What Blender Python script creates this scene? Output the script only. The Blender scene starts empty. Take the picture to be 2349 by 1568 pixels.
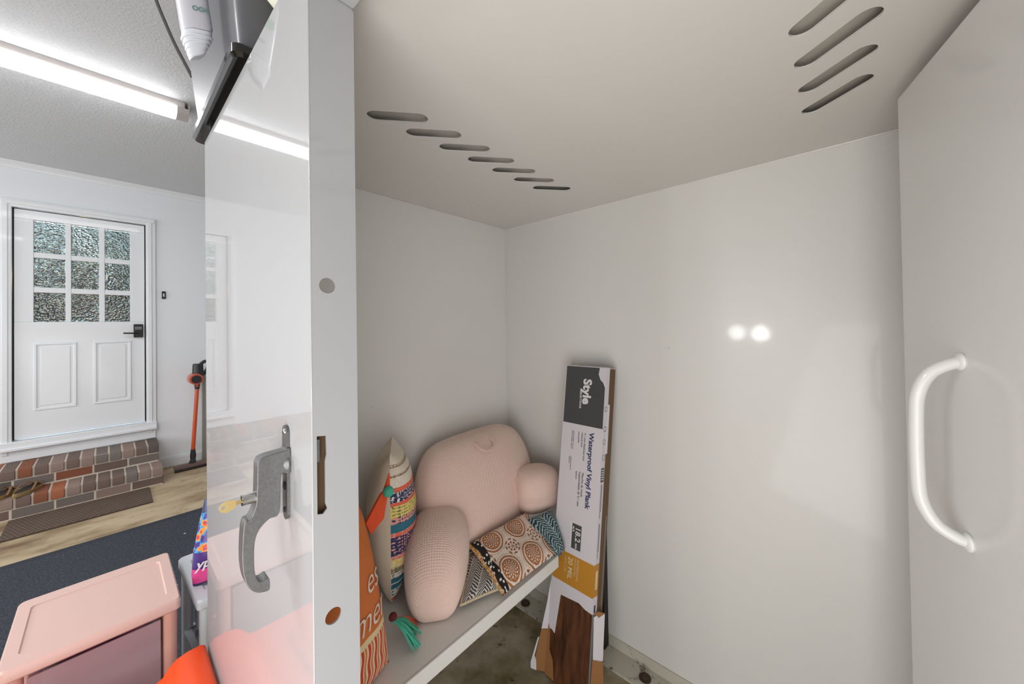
import bpy, bmesh, math, random
from math import pi, sin, cos, radians
from mathutils import Vector, Matrix, noise
random.seed(7)
SC = bpy.context.scene
COL = SC.collection
CAMZ = 1.46

# ------------------------------------------------------------------ camera, world, lights, exposure
cam_d = bpy.data.cameras.new('camera')
cam = bpy.data.objects.new('camera', cam_d); COL.objects.link(cam)
yaw, pit, rol = radians(41.875), radians(0.588), radians(-0.853)
F = Vector((cos(yaw)*cos(pit), sin(yaw)*cos(pit), sin(pit)))
R = F.cross(Vector((0, 0, 1))).normalized(); U = R.cross(F)
R2 = R*cos(rol)+U*sin(rol); U2 = U*cos(rol)-R*sin(rol)
cam.matrix_world = Matrix(((R2.x, U2.x, -F.x, 0), (R2.y, U2.y, -F.y, 0), (R2.z, U2.z, -F.z, CAMZ), (0, 0, 0, 1)))
cam_d.sensor_width = 36.0; cam_d.lens = 831.77*36/2349; cam_d.shift_y = -46.5/2349
cam_d.clip_start = 0.02
SC.camera = cam
SC.view_settings.view_transform = 'Standard'; SC.view_settings.look = 'None'
SC.view_settings.gamma = 1.0; SC.view_settings.exposure = 0.35
SC.view_settings.use_curve_mapping = False
SC.cycles.use_denoising = True
SC.cycles.max_bounces = 10; SC.cycles.diffuse_bounces = 6; SC.cycles.glossy_bounces = 4
SC.cycles.transmission_bounces = 8
SC.cycles.caustics_reflective = False; SC.cycles.caustics_refractive = False
SC.cycles.sample_clamp_indirect = 6.0

w = bpy.data.worlds.new('world'); SC.world = w; w.use_nodes = True
w.node_tree.nodes['Background'].inputs[0].default_value = (0.75, 0.8, 0.9, 1)
w.node_tree.nodes['Background'].inputs[1].default_value = 1.0

def lamp(name, kind, loc, power, size=0.1, rot=(0, 0, 0), sy=None, color=(1, 1, 1)):
    d = bpy.data.lights.new(name, kind); d.energy = power; d.color = color
    if kind == 'AREA':
        d.shape = 'RECTANGLE'; d.size = size; d.size_y = sy or size
    else:
        d.shadow_soft_size = size
    o = bpy.data.objects.new(name, d); COL.objects.link(o); o.location = loc; o.rotation_euler = rot
    return o
# photographer's two-head flash behind the camera, then unseen area lamps added as fill
lamp('flash_head', 'POINT', (-2.2, 0.69, 1.32), 18, 0.085, color=(1, 0.995, 0.98))
lamp('flash_head', 'POINT', (-2.2, 0.93, 1.33), 12, 0.085, color=(1, 0.995, 0.98))
def aim(loc, to):
    return (Vector(to)-Vector(loc)).to_track_quat('-Z', 'Y').to_euler()
lamp('shelter_fill', 'AREA', (-0.5, -0.32, 0.75), 23, 1.5, aim((-0.5, -0.32, 0.75), (1.0, 0.8, 1.6)), color=(1, 0.995, 0.985))  # added fill lamp beside the camera, brightens the shelter interior
lamp('garage_fill', 'AREA', (-3.3, 2.2, 1.3), 10, 3.6, (0, radians(-90), 0), 2.3, color=(0.96, 0.98, 1))  # added unseen fill from the left; no door opening is modelled
lamp('side_fill', 'AREA', (-3.5, 4.2, 1.5), 28, 1.2, (0, radians(-90), 0), 1.4, color=(0.97, 0.985, 1))  # added fill to lift far wall and ceiling; no window is modelled
lamp('overhead_fill', 'AREA', (-1.8, 1.7, 2.86), 40, 1.9, (0, 0, 0), 0.14, color=(1, 0.99, 0.98))  # added overhead fill for the garage, without a fixture

# ------------------------------------------------------------------ node helpers
def lin(c):
    return c/12.92 if c <= 0.04045 else ((c+0.055)/1.055)**2.4
def rgb(r, g, b): return (lin(r/255), lin(g/255), lin(b/255), 1)

class NT:
    def __init__(s, name):
        s.m = bpy.data.materials.new(name); s.m.use_nodes = True
        s.t = s.m.node_tree; s.b = s.t.nodes['Principled BSDF']
    def n(s, typ, **kw):
        x = s.t.nodes.new(typ)
        for k, v in kw.items(): setattr(x, k, v)
        return x
    def put(s, sock, v):
        if hasattr(v, 'is_output'): s.t.links.new(v, sock)
        elif v is not None: sock.default_value = v
    def M(s, op, a, b=None, c=None):
        x = s.n('ShaderNodeMath', operation=op)
        for i, v in enumerate((a, b, c)):
            if v is not None: s.put(x.inputs[i], v)
        return x.outputs[0]
    def mix(s, f, a, b, blend='MIX'):
        x = s.n('ShaderNodeMix', data_type='RGBA', blend_type=blend)
        s.put(x.inputs[0], f); s.put(x.inputs[6], a); s.put(x.inputs[7], b)
        return x.outputs[2]
    def coord(s, kind='Object'):
        return s.n('ShaderNodeTexCoord').outputs[kind]
    def sep(s, v):
        x = s.n('ShaderNodeSeparateXYZ'); s.put(x.inputs[0], v); return x.outputs
    def comb(s, a, b, c=0.0):
        x = s.n('ShaderNodeCombineXYZ')
        for i, v in enumerate((a, b, c)): s.put(x.inputs[i], v)
        return x.outputs[0]
    def scale(s, v, sc):
        x = s.n('ShaderNodeMapping'); s.put(x.inputs[0], v); x.inputs[3].default_value = sc; return x.outputs[0]
    def noise(s, v, scale, detail=4, rough=0.5):
        x = s.n('ShaderNodeTexNoise'); s.put(x.inputs['Vector'], v)
        x.inputs['Scale'].default_value = scale; x.inputs['Detail'].default_value = detail
        x.inputs['Roughness'].default_value = rough
        return x.outputs[0]
    def voro(s, v, scale, feat='F1'):
        x = s.n('ShaderNodeTexVoronoi', feature=feat); s.put(x.inputs['Vector'], v)
        x.inputs['Scale'].default_value = scale
        return x.outputs
    def ramp(s, f, stops, interp='LINEAR'):
        x = s.n('ShaderNodeValToRGB'); s.put(x.inputs[0], f); cr = x.color_ramp; cr.interpolation = interp
        while len(cr.elements) > 1: cr.elements.remove(cr.elements[0])
        for i, (p, c) in enumerate(stops):
            e = cr.elements[0] if i == 0 else cr.elements.new(p)
            e.position = p; e.color = c if len(c) == 4 else (*c, 1)
        return x.outputs[0]
    def bump(s, h, strength=0.3, dist=0.002):
        x = s.n('ShaderNodeBump'); s.put(x.inputs['Height'], h)
        x.inputs['Strength'].default_value = strength; x.inputs['Distance'].default_value = dist
        s.t.links.new(x.outputs[0], s.b.inputs['Normal'])
    def done(s, color=None, rough=0.5, metal=0.0, coat=0.0, coat_rough=0.05, spec=None, trans=0.0, ior=None, alpha=None,
             emit=None, estr=0.0, sheen=0.0):
        b = s.b
        s.put(b.inputs['Base Color'], color); s.put(b.inputs['Roughness'], rough); b.inputs['Metallic'].default_value = metal
        b.inputs['Coat Weight'].default_value = coat; b.inputs['Coat Roughness'].default_value = coat_rough
        if spec is not None: b.inputs['Specular IOR Level'].default_value = spec
        b.inputs['Transmission Weight'].default_value = trans
        if ior: b.inputs['IOR'].default_value = ior
        if alpha is not None: s.put(b.inputs['Alpha'], alpha)
        if emit: b.inputs['Emission Color'].default_value = emit; b.inputs['Emission Strength'].default_value = estr
        b.inputs['Sheen Weight'].default_value = sheen
        return s.m
def plain(name, c, rough=0.5, **k):
    return NT(name).done(rgb(*c), rough, **k)

# ------------------------------------------------------------------ materials
def enamel(name, c, rough, coat, cr, wav=0.0, sp_=0.5):
    s = NT(name); v = s.coord()
    n = s.noise(v, 3.0, 5)
    col = s.mix(s.M('MULTIPLY', s.noise(v, 1.3, 3), 0.10), rgb(*c), rgb(c[0]-28, c[1]-28, c[2]-30))
    sp = s.M('LESS_THAN', s.voro(s.scale(v, (1, 1, 1)), 5.0)[0], 0.012)
    col = s.mix(s.M('MULTIPLY', sp, 0.6), col, rgb(120, 112, 100))
    if wav: s.bump(n, wav, 0.004)
    return s.done(col, rough, coat=coat, coat_rough=cr, spec=sp_)
M = {}
M['enamel_in'] = enamel('white_enamel_inside', (225, 224, 221), 0.36, 0.24, 0.07, 0.12)
M['enamel_ceiling'] = enamel('white_enamel_ceiling', (214, 212, 208), 0.45, 0.2, 0.2, 0.1)
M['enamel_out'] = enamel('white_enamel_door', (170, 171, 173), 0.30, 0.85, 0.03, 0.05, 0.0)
M['enamel_leaf'] = enamel('white_enamel_leaf', (219, 219, 217), 0.4, 0.5, 0.08, 0.1)
M['wall'] = NT('wall_paint').done(rgb(233, 237, 242), 0.55)
M['trim'] = plain('trim_paint', (233, 236, 240), 0.35, coat=0.2)
def _ceil():
    s = NT('textured_ceiling'); v = s.coord()
    s.bump(s.noise(v, 75, 6, 0.65), 0.9, 0.008)
    return s.done(rgb(214, 217, 220), 0.7)
M['ceil'] = _ceil()
def _floor():
    s = NT('garage_concrete'); v = s.coord()
    n1 = s.noise(s.scale(v, (1, 2.6, 1)), 1.6, 8, 0.6); n2 = s.noise(v, 9, 6, 0.6)
    c = s.ramp(n1, [(0.3, rgb(120, 94, 68)), (0.46, rgb(176, 155, 124)), (0.6, rgb(196, 178, 148)), (0.75, rgb(150, 128, 100))])
    c = s.mix(s.M('MULTIPLY', s.ramp(n2, [(0.55, (0, 0, 0)), (0.7, (1, 1, 1))]), 0.5), c, rgb(110, 90, 70))
    return s.done(c, 0.6)
M['floor'] = _floor()
def _floor2():
    s = NT('stained_concrete'); v = s.coord()
    n1 = s.noise(v, 4.5, 8, 0.62); n2 = s.noise(v, 13, 8, 0.7); n3 = s.noise(v, 30, 6, 0.7)
    c = s.ramp(n1, [(0.32, rgb(96, 90, 50)), (0.46, rgb(138, 126, 100)), (0.6, rgb(170, 158, 136)), (0.78, rgb(194, 182, 160))])
    c = s.mix(s.ramp(n2, [(0.6, (0, 0, 0)), (0.68, (1, 1, 1))]), c, rgb(22, 20, 12))
    c = s.mix(s.M('MULTIPLY', s.ramp(n3, [(0.3, (1, 1, 1)), (0.42, (0, 0, 0))]), 0.5), c, rgb(165, 155, 132))
    return s.done(c, 0.65)
M['floor_in'] = _floor2()
def _dirty():
    s = NT('stained_base_trim'); v = s.coord()
    n = s.noise(v, 18, 7, 0.7)
    c = s.mix(s.ramp(n, [(0.56, (0, 0, 0)), (0.66, (1, 1, 1))]), rgb(196, 192, 178), rgb(88, 80, 62))
    return s.done(c, 0.5)
M['dirty'] = _dirty()
M['roof_paint'] = plain('grey_undercoat', (196, 192, 184), 0.6)
M['rust'] = plain('rusty_bolt', (70, 52, 40), 0.75)
M['gap'] = plain('dark_gap', (30, 28, 26), 0.7)
M['black_plastic'] = plain('black_plastic', (26, 26, 28), 0.35)
M['black_gloss'] = plain('black_gloss', (16, 16, 17), 0.15, coat=0.4)
M['white_plastic'] = plain('white_plastic', (232, 232, 232), 0.3)
M['grey_steel'] = plain('grey_steel', (150, 146, 138), 0.5)
def _cast():
    s = NT('cast_grey_metal'); v = s.coord()
    n = s.noise(v, 220, 3); s.bump(n, 0.15, 0.001)
    return s.done(s.mix(n, rgb(98, 98, 99), rgb(132, 132, 132)), 0.40, metal=0.7)
M['cast'] = _cast()
M['chrome'] = plain('chrome', (200, 200, 200), 0.15, metal=1.0)
M['brass'] = plain('brass', (226, 200, 140), 0.28, metal=0.85)
M['lens'] = NT('light_lens').done(rgb(255, 255, 255), 0.5, emit=(1, 1, 1, 1), estr=14.0)
M['fixture'] = plain('fixture_grey', (196, 190, 188), 0.5)
BR = [plain('brick_'+n, c, 0.85) for n, c in (('red', (132, 80, 58)), ('orange', (160, 96, 66)), ('brown', (112, 94, 86)), ('grey', (118, 108, 103)), ('dark', (92, 84, 80)), ('pink', (142, 122, 113)))]
M['mortar'] = plain('mortar', (206, 194, 180), 0.9)
def _rug():
    s = NT('dark_rug'); v = s.coord()
    n = s.noise(v, 110, 5, 0.75); n2 = s.noise(v, 3, 4)
    c = s.ramp(n, [(0.36, rgb(32, 35, 44)), (0.54, rgb(60, 65, 76)), (0.7, rgb(112, 116, 122))])
    c = s.mix(s.M('MULTIPLY', n2, 0.4), c, rgb(44, 47, 54))
    vv = s.voro(v, 8.0)
    c = s.mix(s.M('LESS_THAN', vv[0], 0.07), c, rgb(225, 220, 205))
    s.bump(n, 0.8, 0.004)
    return s.done(c, 0.95)
M['rug'] = _rug()
M['rug_edge'] = plain('rug_edge', (44, 48, 56), 0.8)
def _mat():
    s = NT('woven_brown_mat'); v = s.coord(); x, y, z = s.sep(v)[0:3]
    a = s.M('SINE', s.M('MULTIPLY', s.M('ADD', x, s.M('MULTIPLY', y, 0.35)), 150)); b = s.M('SINE', s.M('MULTIPLY', y, 170))
    h = s.M('MULTIPLY', a, b); n = s.noise(v, 14, 5)
    c = s.mix(s.M('GREATER_THAN', h, 0.35), rgb(84, 68, 57), rgb(140, 122, 106))
    c = s.mix(s.M('MULTIPLY', n, 0.6), c, rgb(70, 56, 46)); s.bump(h, 0.6, 0.004)
    return s.done(c, 0.9)
M['mat'] = _mat()
M['pink_plastic'] = plain('pink_plastic', (216, 182, 173), 0.4)
M['pink_rim'] = plain('pink_plastic_frame', (212, 162, 150), 0.4)
M['pale_plastic'] = plain('pale_blue_grey_plastic', (196, 203, 208), 0.4)
def _frost(name, c, a):
    s = NT(name); v = s.coord('Object')
    return s.done(rgb(*c), 0.35, alpha=a)
M['frost_pink'] = _frost('frosted_drawer_front', (200, 170, 178), 0.5)
M['frost_grey'] = _frost('frosted_pale_drawer_front', (196, 190, 200), 0.6)
def _stuff():
    s = NT('drawer_contents'); v = s.coord()
    c = s.ramp(s.noise(v, 5, 3), [(0.3, rgb(70, 40, 62)), (0.45, rgb(150, 66, 104)), (0.55, rgb(110, 80, 96)), (0.66, rgb(220, 205, 196))])
    return s.done(c, 0.8)
M['contents'] = _stuff()
M['toy'] = plain('orange_plastic', (232, 74, 8), 0.33)
M['sandal'] = plain('brown_leather', (126, 92, 58), 0.6)
M['sandal_dark'] = plain('dark_footbed', (48, 36, 28), 0.7)
M['sandal_sole'] = plain('tan_sole', (158, 132, 88), 0.7)
M['vac_orange'] = plain('orange_tube', (208, 78, 30), 0.3, coat=0.3)
M['vac_red'] = plain('coral_trim', (205, 100, 78), 0.35)
M['vac_dark'] = plain('vacuum_dark', (40, 40, 43), 0.4)
M['vac_head'] = plain('vacuum_head_brown', (104, 82, 78), 0.3)
M['tote'] = plain('smoky_black_tote', (92, 92, 98), 0.42, coat=0.08)
M['bottle_white'] = plain('bottle_cap_white', (222, 226, 234), 0.35)
M['bottle_body'] = plain('bottle_label', (206, 206, 216), 0.3)
M['teal_ink'] = plain('teal_ink', (110, 150, 140), 0.5)
M['green_ink'] = plain('green_ink', (120, 186, 140), 0.5)
M['webbing'] = plain('black_webbing', (40, 40, 43), 0.7)
def _pouch():
    s = NT('leafy_print'); v = s.coord()
    n = s.noise(v, 34, 2)
    c = s.ramp(n, [(0.36, rgb(122, 166, 84)), (0.42, rgb(236, 236, 222)), (0.58, rgb(238, 236, 220)), (0.62, rgb(236, 220, 150)), (0.68, rgb(86, 104, 120))], 'CONSTANT')
    return s.done(c, 0.5)
M['pouch'] = _pouch()
M['tan_edge'] = plain('tan_binding', (150, 118, 88), 0.7)
def _knit():
    s = NT('dusty_pink_quilting'); uv = s.coord('UV'); x, y, z = s.sep(uv)[0:3]
    k = 430.0
    a = s.M('SINE', s.M('MULTIPLY', s.M('ADD', x, y), k)); b = s.M('SINE', s.M('MULTIPLY', s.M('SUBTRACT', x, y), k))
    h = s.M('MULTIPLY', a, b); s.bump(h, 0.32, 0.003)
    c = s.mix(s.M('MULTIPLY', s.M('GREATER_THAN', h, 0.6), 0.25), rgb(232, 202, 189), rgb(194, 160, 145))
    return s.done(c, 0.9, sheen=0.3)
M['knit'] = _knit()
def _cream():
    s = NT('cream_cotton'); v = s.coord()
    n = s.noise(v, 300, 2); s.bump(n, 0.2, 0.001)
    return s.done(rgb(216, 198, 178), 0.9)
M['cream'] = _cream()
def _stripes():
    s = NT('woven_striped_front'); uv = s.coord('UV'); x, y, z = s.sep(uv)[0:3]
    t = s.M('SUBTRACT', 1.0, y)
    cr = rgb(224, 212, 196); co = rgb(228, 108, 84); nv = rgb(52, 54, 92); ye = rgb(232, 208, 120); tl = rgb(52, 112, 134)
    pk = rgb(224, 160, 148); wh = rgb(232, 226, 216); gr = rgb(110, 130, 90); bn = rgb(150, 128, 104); pu = rgb(150, 110, 130)
    A = [(0, cr), (.07, bn), (.09, cr), (.14, bn), (.16, cr), (.23, co), (.26, nv), (.33, co), (.355, ye), (.43, pk), (.475, tl), (.535, co), (.56, nv), (.685, pk), (.71, ye), (.765, gr), (.80, wh), (.83, tl), (.86, wh), (.87, tl), (.90, wh), (.955, co), (.975, cr)]
    B = [(0, cr), (.07, cr), (.09, cr), (.14, cr), (.16, wh), (.23, co), (.26, wh), (.33, co), (.355, gr), (.43, nv), (.475, tl), (.535, pk), (.56, pk), (.685, co), (.71, wh), (.765, pk), (.80, bn), (.83, tl), (.86, wh), (.87, tl), (.90, tl), (.955, co), (.975, cr)]
    ra = s.ramp(t, A, 'CONSTANT'); rb_ = s.ramp(t, B, 'CONSTANT')
    n = s.noise(s.scale(uv, (30, 60, 1)), 1.6, 2)
    dia = s.M('MULTIPLY', s.M('SINE', s.M('MULTIPLY', s.M('ADD', x, y), 150)), s.M('SINE', s.M('MULTIPLY', s.M('SUBTRACT', x, y), 150)))
    m = s.M('GREATER_THAN', s.M('ADD', s.M('MULTIPLY', dia, 0.14), n), 0.57)
    c = s.mix(m, ra, rb_)
    s.bump(s.noise(s.scale(uv, (60, 160, 1)), 1.5, 2), 0.5, 0.002)
    return s.done(c, 0.9)
M['stripes'] = _stripes()
def _orange():
    s = NT('orange_print_cotton'); uv = s.coord('UV'); x, y, z = s.sep(uv)[0:3]
    xx = s.M('ADD', x, s.M('MULTIPLY', s.M('SINE', s.M('MULTIPLY', y, 40)), 0.012))
    st = s.M('FRACT', s.M('MULTIPLY', xx, 9.5))
    cs = s.ramp(st, [(0, rgb(226, 206, 186)), (.22, rgb(196, 70, 26)), (.6, rgb(226, 206, 186)), (.72, rgb(200, 124, 70))], 'CONSTANT')
    band = s.M('LESS_THAN', y, 0.31); edge = s.M('LESS_THAN', s.M('ABSOLUTE', s.M('SUBTRACT', y, 0.325)), 0.018)
    c = s.mix(s.noise(uv, 6, 3), rgb(196, 104, 48), rgb(212, 122, 64))
    c = s.mix(band, c, cs); c = s.mix(edge, c, rgb(222, 202, 160))
    return s.done(c, 0.9)
M['orange_cloth'] = _orange()
M['script_white'] = plain('pale_embroidery', (226, 206, 190), 0.9)
M['coral_felt'] = plain('coral_felt', (222, 84, 44), 0.95)
M['teal_yarn'] = plain('teal_yarn', (74, 172, 146), 0.95)
M['coral_yarn'] = plain('coral_yarn', (206, 110, 84), 0.95)
def _medal():
    s = NT('brown_medallion_print'); uv = s.coord('UV'); x, y, z = s.sep(uv)[0:3]
    def cell(nx, ny, ox, oy):
        a = s.M('SUBTRACT', s.M('FRACT', s.M('ADD', s.M('MULTIPLY', x, nx), ox)), 0.5)
        b = s.M('SUBTRACT', s.M('FRACT', s.M('ADD', s.M('MULTIPLY', y, ny), oy)), 0.5)
        r = s.M('SQRT', s.M('ADD', s.M('MULTIPLY', a, a), s.M('MULTIPLY', b, b)))
        th = s.M('ARCTAN2', b, a)
        return r, th
    br = rgb(162, 100, 58); cr = rgb(226, 214, 202)
    r, th = cell(2.5, 1.7, -0.12, 0.12)
    rings = s.M('GREATER_THAN', s.M('SINE', s.M('MULTIPLY', r, 64)), 0.05)
    pet = s.M('GREATER_THAN', s.M('MULTIPLY', s.M('SINE', s.M('MULTIPLY', th, 12)), s.M('SINE', s.M('MULTIPLY', r, 52))), 0.2)
    inner = s.M('MAXIMUM', s.M('MULTIPLY', pet, s.M('LESS_THAN', r, 0.26)), s.M('MULTIPLY', rings, s.M('GREATER_THAN', r, 0.26)))
    fill = s.mix(inner, br, cr)
    c = s.mix(s.M('LESS_THAN', r, 0.45), cr, fill)
    r2, th2 = cell(2.5, 1.7, 0.38, 0.62)
    fl = s.M('MULTIPLY', s.M('LESS_THAN', r2, 0.25), s.M('GREATER_THAN', s.M('ADD', s.M('SINE', s.M('MULTIPLY', th2, 8)), s.M('SINE', s.M('MULTIPLY', r2, 60))), 0.35))
    c = s.mix(fl, c, rgb(140, 84, 52))
    n = s.noise(s.scale(uv, (110, 90, 1)), 1.0, 2)
    c = s.mix(s.M('MULTIPLY', s.M('GREATER_THAN', n, 0.58), 0.65), c, br)
    # black dotted border and ochre edge at the u = 0 side
    vd = s.voro(s.scale(uv, (30, 16, 1)), 1.0)[0]
    bd = s.mix(s.M('LESS_THAN', vd, 0.34), rgb(24, 22, 22), rgb(224, 220, 212))
    ed = s.M('ADD', x, s.M('MULTIPLY', s.M('SINE', s.M('MULTIPLY', y, 17)), 0.006))
    c = s.mix(s.M('LESS_THAN', ed, 0.115), c, bd)
    oc = s.ramp(s.noise(uv, 22, 2), [(0, rgb(176, 128, 60)), (.5, rgb(214, 190, 140)), (.58, rgb(190, 110, 92))], 'CONSTANT')
    c = s.mix(s.M('LESS_THAN', ed, 0.03), c, oc)
    return s.done(c, 0.85)
M['medallion'] = _medal()
def leaf(name, ca, cb, nx, k, slant, wob):
    s = NT(name); uv = s.coord('UV'); x, y, z = s.sep(uv)[0:3]
    ro = s.M('ADD', s.M('MULTIPLY', x, nx), s.M('MULTIPLY', y, slant))
    f = s.M('ABSOLUTE', s.M('SUBTRACT', s.M('FRACT', ro), 0.5))
    n = s.noise(uv, 7, 2)
    ph = s.M('ADD', s.M('MULTIPLY', y, k), s.M('ADD', s.M('MULTIPLY', f, k*0.28), s.M('MULTIPLY', n, wob)))
    st = s.M('GREATER_THAN', s.M('SINE', ph), 0.12)
    vein = s.M('LESS_THAN', f, 0.03)
    return s.done(s.mix(s.M('MAXIMUM', st, vein), rgb(*ca), rgb(*cb)), 0.85)
M['grey_leaf'] = leaf('charcoal_leaf_print', (62, 60, 60), (206, 200, 194), 3.0, 120, 0.6, 10)
M['teal_leaf'] = leaf('teal_leaf_print', (26, 50, 58), (150, 170, 172), 2.6, 84, -0.8, 12)
M['piping'] = plain('cream_piping', (196, 180, 150), 0.9)
M['carton_white'] = plain('white_card', (214, 209, 215), 0.5)
M['carton_dark'] = plain('charcoal_print', (72, 73, 74), 0.45)
M['carton_gold'] = plain('ochre_print', (190, 132, 44), 0.5)
M['ink_blue'] = plain('dark_blue_ink', (44, 50, 96), 0.6)
M['ink_grey'] = plain('grey_ink', (96, 94, 104), 0.6)
M['ink_white'] = plain('white_ink', (226, 222, 222), 0.6)
M['ink_pale'] = plain('pale_gold_ink', (226, 204, 160), 0.6)
M['kraft'] = plain('brown_cardboard', (150, 104, 60), 0.8)
M['kraft_dark'] = plain('brown_cardboard_edge', (104, 80, 56), 0.85)
def _wood():
    s = NT('walnut_vinyl_plank'); v = s.coord()
    n = s.noise(s.scale(v, (28, 28, 2.0)), 1.4, 8, 0.6); n2 = s.noise(s.scale(v, (90, 90, 3)), 2, 4)
    c = s.ramp(n, [(0.3, rgb(44, 24, 14)), (0.5, rgb(92, 54, 30)), (0.7, rgb(124, 78, 46))])
    c = s.mix(s.M('MULTIPLY', n2, 0.45), c, rgb(50, 28, 16))
    return s.done(c, 0.5)
M['wood'] = _wood()
M['plank_core'] = plain('grey_plank_core', (128, 124, 122), 0.6)
M['strip_dark'] = plain('dark_strip', (30, 24, 20), 0.6)
def _bag():
    s = NT('bright_printed_film'); v = s.coord(); x, y, z = s.sep(v)[0:3]
    z = s.M('SUBTRACT', z, 0.0)
    n = s.noise(v, 30, 3)
    spl = s.ramp(n, [(0, rgb(70, 50, 130)), (.42, rgb(82, 60, 150)), (.5, rgb(60, 160, 214)), (.57, rgb(240, 150, 50)), (.64, rgb(214, 60, 50)), (.7, rgb(90, 60, 150))], 'CONSTANT')
    base = s.ramp(s.M('MULTIPLY', z, 3.4), [(0, rgb(70, 40, 110)), (.03, rgb(226, 80, 150)), (.2, rgb(72, 50, 126)), (.4, rgb(84, 60, 150)), (.8, rgb(60, 70, 110))], 'CONSTANT')
    c = s.mix(s.M('MULTIPLY', s.M('GREATER_THAN', z, 0.115), s.M('LESS_THAN', z, 0.24)), base, spl)
    return s.done(c, 0.25)
M['bag'] = _bag()
def _glass(bumpy):
    s = NT('pebbled_glass' if bumpy else 'smooth_glass'); v = s.coord()
    if bumpy:
        vo = s.voro(v, 58, 'F1')[0]; n = s.noise(v, 110, 3)
        s.bump(s.M('ADD', vo, s.M('MULTIPLY', n, 0.6)), 1.0, 0.024)
    return s.done(rgb(214, 228, 232), 0.02, trans=1.0, ior=1.4)
M['glass'] = _glass(True); M['glass_smooth'] = _glass(False)
M['room_blue'] = plain('room_teal_wall', (140, 168, 176), 0.7)
M['room_brown'] = plain('room_brown_wood', (112, 82, 68), 0.6)
M['bulb'] = NT('warm_bulb').done(rgb(255, 220, 150), 0.5, emit=(1, 0.66, 0.28, 1), estr=40)

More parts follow.
